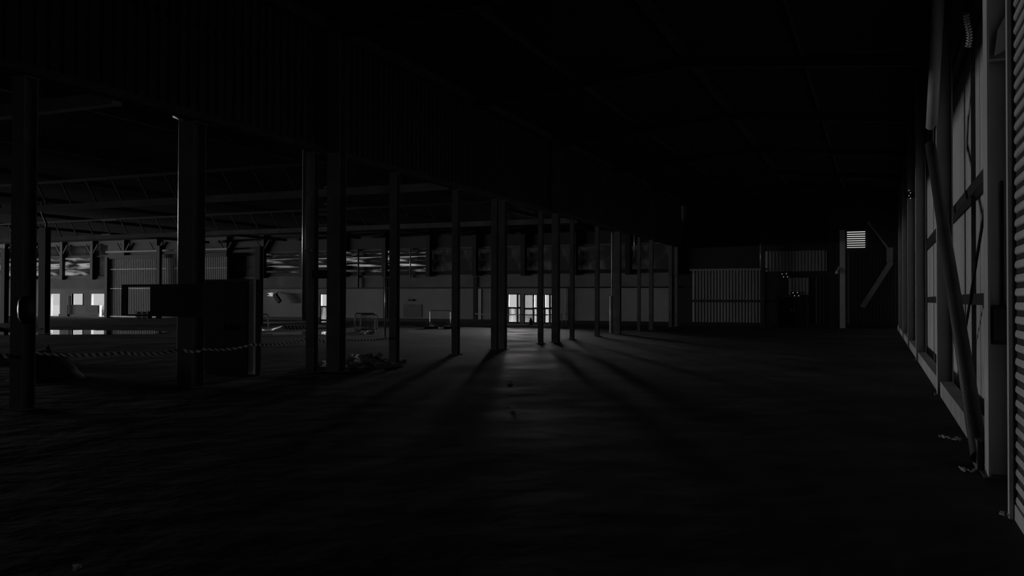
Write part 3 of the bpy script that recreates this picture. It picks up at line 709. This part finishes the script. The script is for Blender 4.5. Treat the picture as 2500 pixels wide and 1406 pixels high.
heap('rubble', 905, 815, .35, .35, .14, 'paper', 'little pale rubble patch at the dark barrier foot', 'rubble', 10, True)
heap('refuse_sack', 2353, 962, .08, 1.2, .75, 'tarp', 'black refuse sacks slumped behind the kerb of the right wall', 'sack')  # black mound along the wall foot behind the kerb
heap('sack', 1296, 793, .22, .3, .5, 'tarp', 'dark slumped sack in front of the middle lit door', 'sack')
for (a, b, lb) in ((1036, 1070, 'black timber plank lying before the pale barrier, left one'), (1084, 1112, 'black timber plank lying before the pale barrier, right one')):
    p, q = gnd(a, 802), gnd(b, 802); beam('timber_plank', (p.x, p.y, .07), (q.x, q.y, .07), .3, .14, 'wood', lb, 'plank')
p, q = gnd(330, 777), gnd(378, 777)
t = thing('timber_stack', ((p.x + q.x) / 2, p.y, 0), 'low stack of dark timber before the corrugated enclosure', 'timber stack')
for z in (.08, .3, .52): MB().box(p.x, q.x, p.y, p.y + .5, z, z + .08).build('board', 'wood', t)
for x in (p.x, (p.x + q.x) / 2 - .1, q.x - .2): MB().box(x, x + .2, p.y + .05, p.y + .45, 0, .52).build('spacer', 'wood', t)
for i, (px, py, s_, lb) in enumerate(((2309, 1072, .05, 'small torn scrap on the floor, farther from the near column'), (2343, 1076, .08, 'larger crumpled scrap on the floor left of the near column foot'), (2360, 1153, .05, 'faint scrap on the floor before the near column'), (192, 1393, .03, 'tiny pale speck on the dark floor at the bottom left'), (1248, 934, .04, 'pale scrap on the floor between the lit doors and the camera, farther one'), (1251, 997, .03, 'pale scrap on the floor between the lit doors and the camera, nearer one'), (2455, 1262, .04, 'small pale scrap at the foot of the shutter guide'))):  # the two flecks before the lit doors stand in for floor glints
    c = gnd(px, py); mb = MB()
    for k in range(4):
        a = Vector((c.x + random.uniform(-s_, s_), c.y + random.uniform(-s_, s_), .012)); mb.bar(a, a + Vector((random.uniform(-s_, s_), random.uniform(-s_, s_), random.uniform(.01, .04))), s_ * .8, .01)
    mb.build('paper_scrap', 'paper', loc=(c.x, c.y, 0), label=lb, cat='scrap', group='paper scraps on the floor')
# braces of the far right corner
c1, c2, c3, c4 = atY(2118, 541, 56.9), atY(2166, 604, 56.9), atY(2176, 640, 56.9), atY(2105, 750, 56.9)
beam('corner_brace', c1, c2, .1, .12, 'beam', 'thin slanting brace in the far right corner under the roof', 'brace')
beam('corner_brace', c3, c4, .1, .3, 'beam', 'broad slanting brace low in the far right corner', 'brace')
mb = MB(); a, b2 = atY(2164, 642, 56.84), atY(2180, 604, 56.84); mb.box(a.x, b2.x, 56.81, 56.85, a.z, b2.z).build('gusset_plate', 'beam', loc=a, label='grey gusset plate joining the braces in the far right corner', cat='plate')
# bush outside the far left window
c = atY(250, 768, 62); b = thing('bush', (c.x, 62, 0), 'small dark bush outside the rightmost far left window', 'bush')
lf = MB()
for i in range(260):
    p = Vector((c.x + random.gauss(0, .35), 62 + random.gauss(0, .35), abs(random.gauss(.35, .35)))); d = Vector((random.uniform(-1, 1), random.uniform(-1, 1), random.uniform(-1, 1))).normalized()
    lf.bar(p, p + d * .16, .07, .01)
lf.build('foliage', 'leaf', b); MB().tube([(c.x, 62, 0), (c.x, 62, .6)], .03, 8).build('stem', 'wood', b)
# unlit lamp battens hanging in the long hall
for (a, b, y, Y, lb) in ((249, 287, 538, 30.0, 'pale unlit lamp batten hanging in the long hall, upper one'), (248, 272, 573, 38.5, 'pale unlit lamp batten hanging in the long hall, lower farther one')):
    p, q = atY(a, y, Y), atY(b, y, Y); t = thing('lamp_batten', ((p.x + q.x) / 2, Y, p.z), lb, 'lamp')
    MB().box(p.x, q.x, Y - .05, Y + .05, p.z - .04, p.z + .04).build('housing', 'whitep', t)
    for x in (p.x + .1, q.x - .1): MB().tube([(x, Y, p.z), (x, Y, RZ)], .006, 6).build('hanger', 'black', t)
